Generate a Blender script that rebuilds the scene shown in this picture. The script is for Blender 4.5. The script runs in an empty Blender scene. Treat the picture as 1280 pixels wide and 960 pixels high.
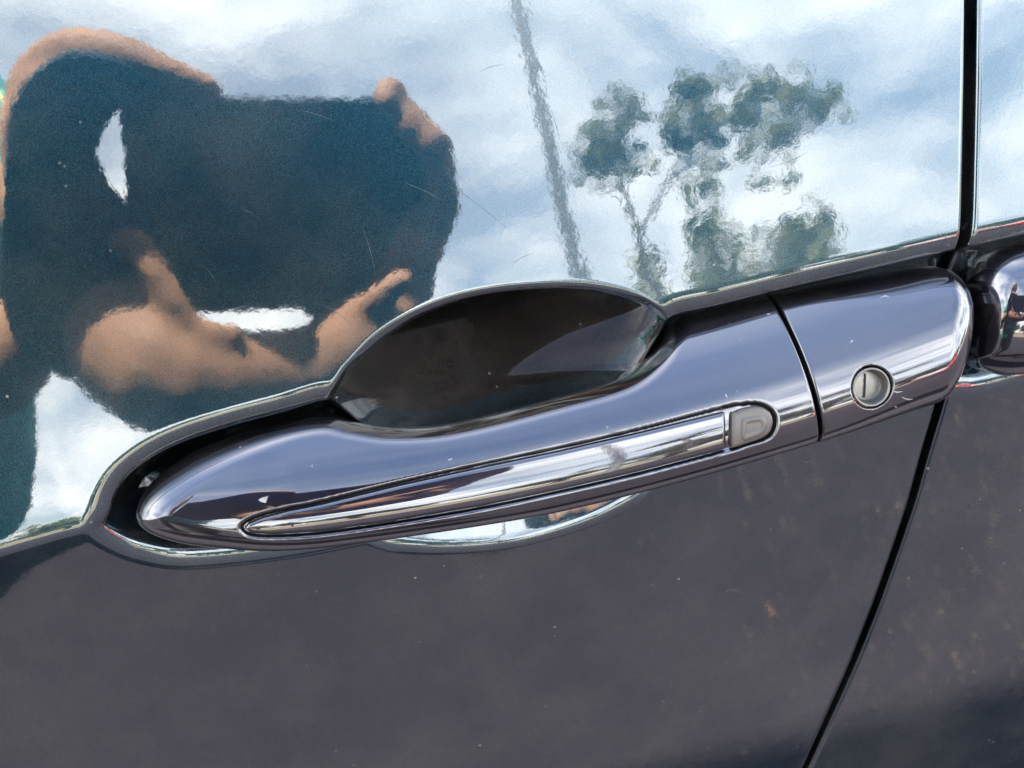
import bpy, bmesh, math, random
import numpy as np
from mathutils import Vector, Matrix
random.seed(7); rng = np.random.default_rng(7)
R = math.radians
sc = bpy.context.scene
col = sc.collection

# ------------------------------------------------------------------ camera
FPX, W, H = 1600.0, 1280, 960
T_UP = R(22)                       # lean of the upper flank
ZC = 0.95                          # height of the crease above the ground
n0 = np.array([0, -math.cos(T_UP), math.sin(T_UP)])
FOOT_PX = (432, 186)               # where the flank faces the lens squarely
DIST = 0.338

def unit(v):
    v = np.asarray(v, float); return v / np.linalg.norm(v)

def solve_camera():
    # camera axes r,u,f with r x u = -f ; -n0 must fall on FOOT_PX, the X axis must rise to the right
    dl = unit([(FOOT_PX[0] - W / 2) / FPX, (H / 2 - FOOT_PX[1]) / FPX, -1.0])   # in camera coords
    tgt = -n0
    best = None
    for k in range(3600):
        a = k / 3600 * 2 * math.pi
        # basis around dl / tgt
        x1 = unit(np.cross([0, 1, 0], dl)); y1 = np.cross(dl, x1)
        x2 = unit(np.cross([0, 0, 1], tgt)); y2 = np.cross(tgt, x2)
        x2r = math.cos(a) * x2 + math.sin(a) * y2; y2r = -math.sin(a) * x2 + math.cos(a) * y2
        A = np.column_stack([x1, y1, dl]); B = np.column_stack([x2r, y2r, tgt])
        M = B @ A.T                # camera -> world
        xl = M.T @ np.array([1, 0, 0])
        if xl[0] < 0.5: continue
        # image slope of the X direction near (650,560)
        p = np.array([(650 - W / 2) / FPX, (H / 2 - 560) / FPX, -1.0])
        q = p + 0.01 * xl
        q = q / -q[2]
        sl = (q[1] - p[1]) / (q[0] - p[0])
        e = abs(sl - CREASE_SLOPE)
        if best is None or e < best[0]: best = (e, M)
    return best[1]
CREASE_SLOPE = 0.185
MCAM = solve_camera()

def pix_dir(px, py):
    return MCAM @ np.array([(px - W / 2) / FPX, (H / 2 - py) / FPX, -1.0])
def project(P):
    d = MCAM.T @ (np.asarray(P, float) - CAM)
    return W / 2 + FPX * d[0] / -d[2], H / 2 - FPX * d[1] / -d[2]
# the crease passes through pixel (110,661): slide the camera so that it does
def place():
    d = pix_dir(110, 661)
    h = 0.05
    for _ in range(60):
        F = np.array([0, h * math.sin(T_UP), ZC + h * math.cos(T_UP)])
        C = F + n0 * DIST
        t = -C[1] / d[1]
        z = C[2] + t * d[2]
        h += (ZC - z) * 0.7
    return C
CAM = place()
cam = bpy.data.cameras.new('camera'); camo = bpy.data.objects.new('camera', cam); col.objects.link(camo)
m4 = Matrix.Identity(4)
for i in range(3):
    for j in range(3): m4[i][j] = MCAM[i][j]
    m4[i][3] = CAM[i]
camo.matrix_world = m4
cam.sensor_width = 36; cam.lens = 36 * FPX / W; cam.clip_start = 0.004; cam.clip_end = 2000
cam.dof.use_dof = True; cam.dof.focus_distance = 0.345; cam.dof.aperture_fstop = cam.lens / 2.3
sc.camera = camo

# ------------------------------------------------------------------ sun, sky, exposure
SUN_EL, SUN_AZ = R(61), R(340)      # azimuth: compass angle from +Y, clockwise
world = bpy.data.worlds.new('World'); sc.world = world; world.use_nodes = True
def build_world():
    nt = world.node_tree; nt.nodes.clear()
    N = nt.nodes.new; L = nt.links.new
    out = N('ShaderNodeOutputWorld')
    sky = N('ShaderNodeTexSky'); sky.sky_type = 'NISHITA'; sky.sun_disc = False
    sky.sun_elevation = SUN_EL; sky.sun_rotation = SUN_AZ; sky.air_density = 1.2; sky.dust_density = 0.6; sky.ozone_density = 2.2
    b1 = N('ShaderNodeBackground'); b1.inputs[1].default_value = 0.05
    L(sky.outputs[0], b1.inputs[0])
    tc = N('ShaderNodeTexCoord')
    sep = N('ShaderNodeSeparateXYZ'); L(tc.outputs['Generated'], sep.inputs[0])
    # project the direction on a cloud layer: xy / (z + 0.25)
    ad = N('ShaderNodeMath'); ad.operation = 'MAXIMUM'; ad.inputs[1].default_value = 0.0; L(sep.outputs[2], ad.inputs[0])
    ad2 = N('ShaderNodeMath'); ad2.operation = 'ADD'; ad2.inputs[1].default_value = 0.30; L(ad.outputs[0], ad2.inputs[0])
    dv = N('ShaderNodeVectorMath'); dv.operation = 'DIVIDE'
    cb = N('ShaderNodeCombineXYZ')
    for k in range(3): L(ad2.outputs[0], cb.inputs[k])
    L(tc.outputs['Generated'], dv.inputs[0]); L(cb.outputs[0], dv.inputs[1])
    mp = N('ShaderNodeMapping'); mp.inputs['Scale'].default_value = (1, 1, 0.0); mp.inputs['Location'].default_value = CLOUD_SHIFT
    L(dv.outputs[0], mp.inputs[0])
    n1 = N('ShaderNodeTexNoise'); n1.inputs['Scale'].default_value = 2.6; n1.inputs['Detail'].default_value = 7; n1.inputs['Roughness'].default_value = 0.55
    n1.inputs['Distortion'].default_value = 0.35
    L(mp.outputs[0], n1.inputs[0])
    cr = N('ShaderNodeValToRGB'); cr.color_ramp.elements[0].position = 0.39; cr.color_ramp.elements[1].position = 0.58
    L(n1.outputs[0], cr.inputs[0])
    n2 = N('ShaderNodeTexNoise'); n2.inputs['Scale'].default_value = 4.5; n2.inputs['Detail'].default_value = 5
    L(mp.outputs[0], n2.inputs[0])
    cc = N('ShaderNodeValToRGB')
    cc.color_ramp.elements[0].position = 0.3; cc.color_ramp.elements[0].color = (0.64, 0.69, 0.72, 1)
    cc.color_ramp.elements[1].position = 0.66; cc.color_ramp.elements[1].color = (1.0, 1.0, 0.97, 1)
    L(n2.outputs[0], cc.inputs[0])
    b2 = N('ShaderNodeBackground'); b2.inputs[1].default_value = 0.62; L(cc.outputs[0], b2.inputs[0])
    # the veil of thin cloud opens towards the zenith
    fl = N('ShaderNodeMapRange'); fl.inputs[3].default_value = 0.22; fl.inputs[4].default_value = 1.0; L(cr.outputs[0], fl.inputs[0])
    hi = N('ShaderNodeMapRange'); hi.interpolation_type = 'SMOOTHSTEP'; hi.inputs[1].default_value = 0.54; hi.inputs[2].default_value = 0.83
    hi.inputs[3].default_value = 1.0; hi.inputs[4].default_value = 0.09; L(sep.outputs[2], hi.inputs[0])
    mm = N('ShaderNodeMath'); mm.operation = 'MULTIPLY'; L(fl.outputs[0], mm.inputs[0]); L(hi.outputs[0], mm.inputs[1])
    mx = N('ShaderNodeMixShader'); L(mm.outputs[0], mx.inputs[0]); L(b1.outputs[0], mx.inputs[1]); L(b2.outputs[0], mx.inputs[2])
    L(mx.outputs[0], out.inputs[0])
CLOUD_SHIFT = (0.35, 0.1, 0)
build_world()
sun = bpy.data.lights.new('sun', 'SUN'); suno = bpy.data.objects.new('sun', sun); col.objects.link(suno)
sun.energy = 5.0; sun.angle = R(1.2); sun.color = (1.0, 0.93, 0.84)
sdir = Vector((math.sin(SUN_AZ) * math.cos(SUN_EL), math.cos(SUN_AZ) * math.cos(SUN_EL), math.sin(SUN_EL)))
suno.rotation_euler = sdir.to_track_quat('Z', 'Y').to_euler()
sc.view_settings.view_transform = 'Standard'; sc.view_settings.look = 'None'
sc.view_settings.exposure = 4.08; sc.view_settings.gamma = 1.0
sc.view_settings.use_curve_mapping = False
try:
    sc.cycles.max_bounces = 8; sc.cycles.glossy_bounces = 6; sc.cycles.diffuse_bounces = 3
    sc.cycles.sample_clamp_indirect = 12; sc.cycles.caustics_reflective = False
except Exception: pass

# ------------------------------------------------------------------ helpers
def tag(o, label=None, cat=None, group=None, kind=None):
    if label: o['label'] = label
    if cat: o['category'] = cat
    if group: o['group'] = group
    if kind: o['kind'] = kind
    return o
def empty(name, loc=(0, 0, 0), parent=None):
    o = bpy.data.objects.new(name, None); col.objects.link(o); o.location = loc; o.empty_display_size = 0.05
    if parent: o.parent = parent
    return o
def link(name, me, mat, parent=None):
    o = bpy.data.objects.new(name, me); col.objects.link(o)
    if mat: me.materials.append(mat)
    if parent:
        o.parent = parent
        q = parent; off = Vector((0, 0, 0))
        while q: off += q.location; q = q.parent
        o.location = -off               # meshes are written in world coordinates
    return o
def np_mesh(name, V, F, smooth=True):
    me = bpy.data.meshes.new(name)
    V = np.asarray(V, np.float32).reshape(-1, 3); F = np.asarray(F, np.int32)
    me.vertices.add(len(V)); me.vertices.foreach_set('co', V.ravel())
    k = F.shape[1]
    me.loops.add(F.size); me.loops.foreach_set('vertex_index', F.ravel())
    me.polygons.add(len(F)); me.polygons.foreach_set('loop_start', np.arange(0, F.size, k, dtype=np.int32))
    try: me.polygons.foreach_set('loop_total', np.full(len(F), k, np.int32))
    except Exception: pass
    me.polygons.foreach_set('use_smooth', np.full(len(F), smooth, bool))
    me.update(calc_edges=True); me.validate()
    return me
def grid_faces(ni, nj, flip=False):
    i, j = np.meshgrid(np.arange(ni - 1), np.arange(nj - 1), indexing='ij')
    a = (i * nj + j).ravel()
    F = np.stack([a, a + nj, a + nj + 1, a + 1], 1)
    return F[:, ::-1] if flip else F
def bm_mesh(name, bm, smooth=False):
    bmesh.ops.recalc_face_normals(bm, faces=bm.faces)
    me = bpy.data.meshes.new(name); bm.to_mesh(me); bm.free()
    if smooth:
        for p in me.polygons: p.use_smooth = True
    return me

def new_mat(name):
    m = bpy.data.materials.new(name); m.use_nodes = True
    return m, m.node_tree, m.node_tree.nodes['Principled BSDF']
def obj_coords(nt):
    return nt.nodes.new('ShaderNodeTexCoord').outputs['Object']
def noise(nt, vec, scale, detail=2, rough=0.5):
    n = nt.nodes.new('ShaderNodeTexNoise'); n.inputs['Scale'].default_value = scale
    n.inputs['Detail'].default_value = detail; n.inputs['Roughness'].default_value = rough
    nt.links.new(vec, n.inputs['Vector']); return n
def ramp(nt, fac, stops):
    r = nt.nodes.new('ShaderNodeValToRGB'); els = r.color_ramp.elements
    while len(els) < len(stops): els.new(0.5)
    for e, (p, c) in zip(els, stops):
        e.position = p; e.color = (c, c, c, 1) if not hasattr(c, '__len__') else (*c, 1)
    nt.links.new(fac, r.inputs[0]); return r
def simple_mat(name, color, rough=0.6, var=0.25, scale=30, metallic=0.0, bump=0.0, spec=0.5):
    m, nt, b = new_mat(name)
    oc = obj_coords(nt); n = noise(nt, oc, scale, 5, 0.6)
    c = np.array(color)
    r = ramp(nt, n.outputs[0], [(0.3, tuple(c * (1 - var))), (0.7, tuple(np.minimum(c * (1 + var), 1)))])
    nt.links.new(r.outputs[0], b.inputs['Base Color'])
    b.inputs['Roughness'].default_value = rough; b.inputs['Metallic'].default_value = metallic
    b.inputs['Specular IOR Level'].default_value = spec
    if bump:
        bp = nt.nodes.new('ShaderNodeBump'); bp.inputs['Strength'].default_value = 1; bp.inputs['Distance'].default_value = bump
        nt.links.new(n.outputs[0], bp.inputs['Height']); nt.links.new(bp.outputs[0], b.inputs['Normal'])
    return m

def paint_mat(name, flake=(0.0082, 0.0285, 0.044), coat_ior=1.95, peel=1.0, dust=1.0):
    m, nt, b = new_mat(name); L = nt.links.new; N = nt.nodes.new
    oc = obj_coords(nt)
    # metallic flakes: fine grain in the base layer
    fl = noise(nt, oc, 3500, 2, 0.7)
    fr = ramp(nt, fl.outputs[0], [(0.32, tuple(np.array(flake) * 0.35)), (0.68, tuple(np.array(flake) * 1.7))])
    # dust specks and old water marks
    vo = N('ShaderNodeTexVoronoi'); vo.inputs['Scale'].default_value = 170; L(oc, vo.inputs['Vector'])
    sp = ramp(nt, vo.outputs['Distance'], [(0.045, 1.0), (0.08, 0.0)])
    gate = noise(nt, oc, 40, 2); gr = ramp(nt, gate.outputs[0], [(0.52, 0.0), (0.66, 1.0)])
    mm = N('ShaderNodeMath'); mm.operation = 'MULTIPLY'; L(sp.outputs[0], mm.inputs[0]); L(gr.outputs[0], mm.inputs[1])
    film = noise(nt, oc, 22, 6, 0.65); fi = ramp(nt, film.outputs[0], [(0.42, 0.0), (0.8, 0.06 * dust)])
    mx = N('ShaderNodeMath'); mx.operation = 'MULTIPLY'; mx.inputs[1].default_value = 0.55 * dust; L(mm.outputs[0], mx.inputs[0])
    sm = N('ShaderNodeMath'); sm.operation = 'ADD'; sm.use_clamp = True; L(mx.outputs[0], sm.inputs[0]); L(fi.outputs[0], sm.inputs[1])
    L(fr.outputs[0], b.inputs['Base Color'])
    b.inputs['Metallic'].default_value = 1.0; b.inputs['Roughness'].default_value = 0.36
    b.inputs['Coat Weight'].default_value = 1.0; b.inputs['Coat IOR'].default_value = coat_ior
    rr = ramp(nt, film.outputs[0], [(0.35, 0.012), (0.75, 0.045)])
    L(rr.outputs[0], b.inputs['Coat Roughness'])
    # orange peel of the clear coat
    p1 = noise(nt, oc, 420, 2, 0.5); p2 = noise(nt, oc, 60, 2, 0.5)
    b1 = N('ShaderNodeBump'); b1.inputs['Strength'].default_value = 1; b1.inputs['Distance'].default_value = 6.0e-6 * peel
    L(p1.outputs[0], b1.inputs['Height'])
    b2 = N('ShaderNodeBump'); b2.inputs['Strength'].default_value = 1; b2.inputs['Distance'].default_value = 2.0e-5 * peel
    L(p2.outputs[0], b2.inputs['Height']); L(b1.outputs[0], b2.inputs['Normal'])
    L(b2.outputs[0], b.inputs['Coat Normal'])
    # dust lies on the coat as a thin diffuse layer
    df = N('ShaderNodeBsdfDiffuse'); df.inputs[0].default_value = (0.30, 0.27, 0.23, 1)
    mix = N('ShaderNodeMixShader'); L(sm.outputs[0], mix.inputs[0]); L(b.outputs[0], mix.inputs[1]); L(df.outputs[0], mix.inputs[2])
    L(mix.outputs[0], nt.nodes['Material Output'].inputs[0])
    return m
PAINT = paint_mat('dark_metallic_paint')
PAINT_C = paint_mat('recess_paint_brown_reflection', flake=(0.030, 0.023, 0.018), coat_ior=1.9, peel=0.4, dust=0.6)  # brown of the mirrored surroundings put into the bowl's body-paint colour
PAINT_H = paint_mat('dark_metallic_paint_handle', flake=(0.014, 0.0135, 0.024), peel=0.5, dust=0.7)
RUBBER = simple_mat('black_rubber', (0.008, 0.008, 0.009), 0.55, 0.3, 200)
DARKPL = simple_mat('black_plastic', (0.006, 0.006, 0.007), 0.4, 0.3, 300)
TAUPE = simple_mat('taupe_plastic', (0.070, 0.060, 0.053), 0.42, 0.08, 900, bump=3e-5)
LOCKM = simple_mat('worn_lock_metal', (0.17, 0.16, 0.145), 0.40, 0.15, 700, metallic=0.75, bump=1e-5)

# ------------------------------------------------------------------ door surface
S_UP, S_LO = math.tan(T_UP), -math.tan(R(4))
RC = 0.0016
def sstep(a, b, x):
    t = np.clip((x - a) / (b - a), 0, 1); return t * t * (3 - 2 * t)
def base_y(x, z):
    """depth (+Y into the car) of the bare flank"""
    t = z - ZC + 0.0045 * sstep(-0.080, -0.130, x)
    m_, k_ = (S_UP + S_LO) / 2, (S_UP - S_LO) / 2
    y = m_ * t + k_ * (np.sqrt(t * t + RC * RC) - RC)
    y = y + np.where(t > 0, 0.05 * t * t, -0.12 * t * t) + 0.03 * x * x
    # the pressed flank turns slightly towards the handle, right of the cup
    y = y - 0.0008 * np.exp(-((x - 0.088) / 0.038) ** 2 - ((t - 0.008) / 0.022) ** 2)
    return y
def on_flank(px, py):
    d = pix_dir(px, py); t = DIST
    for _ in range(40):
        P = CAM + d * t
        e = base_y(P[0], P[2]) - P[1]
        t += e / (d[1] + 0.25)
    return CAM + d * t
def flank_xz(pts):
    return np.array([on_flank(*p)[[0, 2]] for p in pts])

def catmull(P, n=8, closed=False):
    P = np.asarray(P, float); out = []
    m_ = len(P)
    rngk = range(m_ if closed else m_ - 1)
    for i in rngk:
        if closed: p0, p1, p2, p3 = P[(i - 1) % m_], P[i], P[(i + 1) % m_], P[(i + 2) % m_]
        else:
            p1, p2 = P[i], P[i + 1]; p0 = P[i - 1] if i else 2 * p1 - p2; p3 = P[i + 2] if i + 2 < m_ else 2 * p2 - p1
        for k in range(n):
            t = k / n
            out.append(0.5 * ((2 * p1) + (-p0 + p2) * t + (2 * p0 - 5 * p1 + 4 * p2 - p3) * t * t + (-p0 + 3 * p1 - 3 * p2 + p3) * t ** 3))
    if not closed: out.append(P[-1])
    return np.array(out)
def sdf(poly, X, Y):
    """signed distance, positive inside the closed polygon"""
    shp = X.shape; x = X.ravel(); y = Y.ravel()
    d2 = np.full(x.shape, 1e9); ins = np.zeros(x.shape, bool)
    n = len(poly)
    for i in range(n):
        ax, ay = poly[i]; bx, by = poly[(i + 1) % n]
        ex, ey = bx - ax, by - ay
        l2 = ex * ex + ey * ey
        if l2 < 1e-16: continue
        t = np.clip(((x - ax) * ex + (y - ay) * ey) / l2, 0, 1)
        dx, dy = x - ax - t * ex, y - ay - t * ey
        np.minimum(d2, dx * dx + dy * dy, out=d2)
        if ay != by:
            c = (ay > y) != (by > y)
            c &= x < (bx - ax) * (y - ay) / (by - ay) + ax
            ins ^= c
    d = np.sqrt(d2)
    return np.where(ins, d, -d).reshape(shp)
def smax(a, b, k):
    h = np.clip(0.5 + 0.5 * (a - b) / k, 0, 1)
    return b + (a - b) * h + k * h * (1 - h)
def smin(a, b, k): return -smax(-a, -b, k)

# outlines measured on the photograph, laid on the flank
CHAN_TOP = [(114, 664), (120, 640), (131, 612), (150, 587), (185, 561), (230, 540), (290, 521), (350, 505), (400, 490), (424, 492), (450, 512), (490, 540),
            (560, 555), (690, 522), (770, 486), (806, 430), (832, 387), (900, 369), (1000, 345), (1100, 323), (1204, 299), (1290, 281), (1400, 258), (1560, 225)]
CHAN_BOT = [(1560, 420), (1400, 452), (1290, 471), (1222, 487), (1175, 492), (1030, 532), (900, 570), (700, 618), (560, 650), (470, 668),
            (380, 686), (290, 698), (220, 702), (172, 694), (140, 682)]
CUP = [(402, 520), (425, 470), (440, 450), (470, 416), (510, 386), (560, 363), (620, 350), (690, 346), (740, 350), (785, 363), (822, 384),
       (848, 420), (855, 480), (846, 550), (820, 604), (782, 640), (730, 668), (655, 692), (580, 699), (515, 694), (462, 676), (425, 630), (402, 575)]
chan_poly = catmull(flank_xz(CHAN_TOP + CHAN_BOT), 5, True)
cup_poly = catmull(flank_xz(CUP), 6, True)
cup_c = cup_poly.mean(0)
cup_th = np.arctan2(cup_poly[:, 1] - cup_c[1], cup_poly[:, 0] - cup_c[0])
cup_r = np.hypot(cup_poly[:, 1] - cup_c[1], cup_poly[:, 0] - cup_c[0])
o_ = np.argsort(cup_th); cup_th = cup_th[o_]; cup_r = cup_r[o_]
_A = np.column_stack([np.ones(len(cup_poly)), cup_poly]); LIP = np.linalg.lstsq(_A, base_y(cup_poly[:, 0], cup_poly[:, 1]), rcond=None)[0]
CUP_D, CH_D = 0.0155, 0.0095
def recess(x, z):
    d1 = sdf(chan_poly, x, z)
    wall = smax(0.56 * d1, 2.4 * (d1 - 0.0026), 0.0012)
    floor = 0.0225 - 0.12 * (z - ZC) - base_y(x, z)
    ch = smin(wall, floor, 0.004)
    dz = z - cup_c[1]; r = np.hypot(dz, x - cup_c[0])
    th = np.arctan2(dz, x - cup_c[0]); Rm = np.interp(th, cup_th, cup_r, period=2 * math.pi)
    rho = r / Rm; dc = Rm - r
    low = sstep(-0.10, -0.85, dz / np.maximum(r, 0.004))
    inside = np.clip(1 - rho ** 2, 0, None)
    prof = np.where(rho < 1, (1 - low) * inside + low * inside ** 1.22, 1 - rho ** 2)
    cup = CUP_D * prof + (LIP[0] + LIP[1] * x + LIP[2] * z) - base_y(x, z)
    cup = smin(cup, 2.2 * dc, 0.002)
    dep = smax(ch, cup, 0.0022)
    dep = smax(dep, np.zeros_like(dep), 0.0016)
    far = (d1 < -0.006) & (dc < -0.006)
    return np.where(far, 0, dep)
def flank_y(x, z): return base_y(x, z) + recess(x, z)

# shut line between the two doors
GAP = [(1216, -140), (1215, 0), (1214, 100), (1212, 200), (1210, 290), (1203, 340), (1196, 400), (1187, 460), (1172, 520), (1158, 565), (1141, 628), (1120, 690),
       (1095, 760), (1066, 833), (1040, 890), (1008, 960), (960, 1060), (900, 1180)]
gp = flank_xz(GAP); o_ = np.argsort(gp[:, 1]); gp = gp[o_]
def gap_x(z): return np.interp(z, gp[:, 1], gp[:, 0])
zz = np.linspace(gp[0, 1], gp[-1, 1], 400); gs = gap_x(zz)
for _ in range(40): gs[1:-1] = (gs[:-2] + 2 * gs[1:-1] + gs[2:]) / 4
gp = np.column_stack([gs, zz])
def gap_half(z): return np.where(z > ZC, 0.00165, 0.00125)

def axis_pts(lo, d0, d1, hi, step, coarse=30):
    a = d0 - np.geomspace(step, d0 - lo + step, coarse)[::-1] + step
    c = d1 + np.geomspace(step, hi - d1 + step, coarse) - step
    return np.unique(np.concatenate([a, np.arange(d0, d1, step), c]))
STEP = 0.00042
def door_skin(name, side, parent):
    zs = axis_pts(0.36, ZC - 0.095, ZC + 0.135, 1.10, STEP)
    if side < 0:
        xs = axis_pts(-1.05, -0.155, gp[:, 0].max() + 0.001, gp[:, 0].max() + 0.0011, STEP); xs = xs[xs <= gp[:, 0].max()]
        ref = xs[-1]
        wgt = sstep(ref - 0.16, ref, xs) if True else 0
    else:
        xs = axis_pts(gp[:, 0].min() - 0.001, gp[:, 0].min(), gp[:, 0].max() + 0.03, 1.05, STEP); xs = xs[xs >= gp[:, 0].min()]
        ref = xs[0]
        wgt = 1 - sstep(ref, ref + 0.16, xs)
    edge = gap_x(zs) + side * gap_half(zs)          # front door ends left of the gap
    # rolled edge: the skin bends inward round a 1.2 mm radius and returns 9 mm
    rr = 0.0013
    Z, X = np.meshgrid(zs, xs, indexing='ij')
    X = X + wgt[None, :] * ((edge - side * -1 * 0)[:, None] - ref - side * -rr)
    Y = flank_y(X, Z)
    cols = []
    xe = edge + side * rr; ye = flank_y(xe[:, None], zs[:, None])[:, 0]
    for a in np.linspace(0, math.pi / 2, 6)[1:]:
        cols.append((xe - side * rr * math.sin(a), ye + rr * (1 - math.cos(a))))
    cols.append((xe - side * rr, ye + rr + 0.010))
    cx = np.array([c[0] for c in cols]).T; cy = np.array([c[1] for c in cols]).T; cz = np.repeat(zs[:, None], len(cols), 1)
    if side < 0:
        X = np.concatenate([X, cx], 1); Y = np.concatenate([Y, cy], 1); Z = np.concatenate([Z, cz], 1)
    else:
        X = np.concatenate([cx[:, ::-1], X], 1); Y = np.concatenate([cy[:, ::-1], Y], 1); Z = np.concatenate([cz[:, ::-1], Z], 1)
    V = np.stack([X, Y, Z], -1)
    F = grid_faces(*X.shape, flip=True)
    if side < 0:                                    # the bowl behind the grip is a part of its own
        xc, zc = X.ravel()[F].mean(1), Z.ravel()[F].mean(1)
        th = np.arctan2(zc - cup_c[1], xc - cup_c[0])
        rim = (1 - np.hypot(xc - cup_c[0], zc - cup_c[1]) / np.interp(th, cup_th, cup_r, period=2 * math.pi)) > 0.07
        rim &= (sdf(chan_poly, xc, zc) < 0.001) & (zc > cup_c[1] - 0.01)
        Fc = F[rim]; F = F[~rim]
        u_, inv = np.unique(Fc, return_inverse=True)
        link('handle_recess', np_mesh('handle_recess', V.reshape(-1, 3)[u_], inv.reshape(-1, 4)), PAINT_C, parent)
    return link(name, np_mesh(name, V, F), PAINT, parent)

# ------------------------------------------------------------------ handle frame
T_H = R(26)
nh = np.array([0, -math.cos(T_H), math.sin(T_H)]); e2 = np.array([0, math.sin(T_H), math.cos(T_H)]); e1 = np.array([1., 0, 0])
P0 = np.array([0, 0, ZC]) + nh * 0.0035
def hframe(px, py, out=0.0):
    d = pix_dir(px, py); t = np.dot(P0 + nh * out - CAM, nh) / np.dot(d, nh)
    P = CAM + d * t - P0
    return np.array([P @ e1, P @ e2])
def hworld(a, b, o):
    a, b, o = np.broadcast_arrays(a, b, o)
    return P0 + a[..., None] * e1 + b[..., None] * e2 + o[..., None] * nh
TOP = [(166, 641), (172, 625), (185, 608), (205, 591), (240, 569), (290, 549), (350, 533), (405, 524), (440, 531), (480, 537), (520, 537), (560, 533), (620, 520), (700, 499),
       (760, 483), (795, 468), (825, 443), (850, 410), (870, 394), (900, 385), (975, 371), (1040, 358), (1120, 342), (1165, 334), (1190, 334), (1204, 341), (1213, 357), (1216, 380)]
BOT = [(166, 641), (167, 652), (174, 663), (195, 675), (230, 684), (280, 688), (330, 689), (380, 685), (480, 673), (560, 662), (640, 650), (700, 639), (800, 615), (900, 588),
       (1020, 553), (1100, 531), (1172, 510), (1184, 503), (1192, 494), (1197, 480), (1204, 450), (1211, 415), (1216, 380)]
top_ab = catmull(np.array([hframe(*p) for p in TOP]), 10); bot_ab = catmull(np.array([hframe(*p) for p in BOT]), 10)
hpoly = np.concatenate([top_ab, bot_ab[::-1][1:-1]])
A0, A1 = hpoly[:, 0].min(), hpoly[:, 0].max()
def mono(ab):
    a = np.maximum.accumulate(ab[:, 0] + np.arange(len(ab)) * 1e-9); return a, ab[:, 1]
ta, tb = mono(top_ab); ba, bb = mono(bot_ab)
def b_top(a): return np.interp(a, ta, tb)
def b_bot(a): return np.interp(a, ba, bb)
RIDGE = [(166, 655), (260, 655), (400, 637), (600, 599), (800, 562), (905, 532), (960, 515), (1030, 492), (1100, 475), (1190, 436), (1216, 425)]
ridge_ab = np.array([hframe(*p) for p in RIDGE]); RIDGE_FIT = np.polyfit(ridge_ab[:, 0], ridge_ab[:, 1], 3)
DM = 0.0095
def crown(a, b):
    q = b - np.polyval(RIDGE_FIT, a)
    up = 19.0
    return DM - np.where(q > 0, up, 34) * q * q
def roundoff(d, Rr):
    u = np.clip(1 - d / Rr, 0, 1); return Rr * (1 - np.sqrt(1 - u * u))
STRIP = [(301, 661), (306, 653), (325, 644), (360, 635), (400, 627), (500, 603), (600, 581), (700, 560), (800, 537), (900, 511), (930, 505), (950, 505), (964, 513), (969, 526), (966, 541),
         (955, 550), (930, 558), (907, 565), (800, 593), (700, 616), (600, 637), (480, 657), (400, 668), (340, 672), (312, 670)]
STRIP_OUT = 0.0085
strip_poly = catmull(np.array([hframe(*p, out=STRIP_OUT) for p in STRIP]), 6, True)
def lock_center():
    o = 0.006
    for _ in range(20):
        ab = hframe(1089, 484, out=o); o = 0.6 * o + 0.4 * float(crown(ab[0], ab[1]) - 0.001)
    return ab
lock_ab = lock_center(); LOCK_R = 0.0056
def handle_out(a, b, with_inset=True):
    d = np.maximum(sdf(hpoly, a, b), 0)
    nose = sstep(0, 0.05, a - A0)
    Rr = 0.011 - 0.0068 * nose
    endr = sstep(A1 - 0.05, A1 - 0.015, a); Rr = Rr + 0.0048 * endr
    o = crown(a, b) - roundoff(d, Rr) - 0.0035 * (1 - sstep(0, 0.045, a - A0))
    if with_inset:
        s = sdf(strip_poly, a, b)
        o = o - 0.00025 * sstep(-0.0008, -0.0004, s) - 0.0016 * sstep(-0.0003, 0.0004, s)
        r = np.hypot(a - lock_ab[0], b - lock_ab[1])
        o = o - 0.0036 * sstep(LOCK_R + 0.0005, LOCK_R - 0.0005, r) if False else o - 0.0052 * (1 - sstep(LOCK_R - 0.0005, LOCK_R + 0.0004, r))
    return o
seam_t = hframe(976, 371); seam_b = hframe(1019, 553)
def seam_a(b):  # the cut between grip and end cap
    return seam_t[0] + (b - seam_t[1]) / (seam_b[1] - seam_t[1]) * (seam_b[0] - seam_t[0])
BACK = -0.0135
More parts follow.
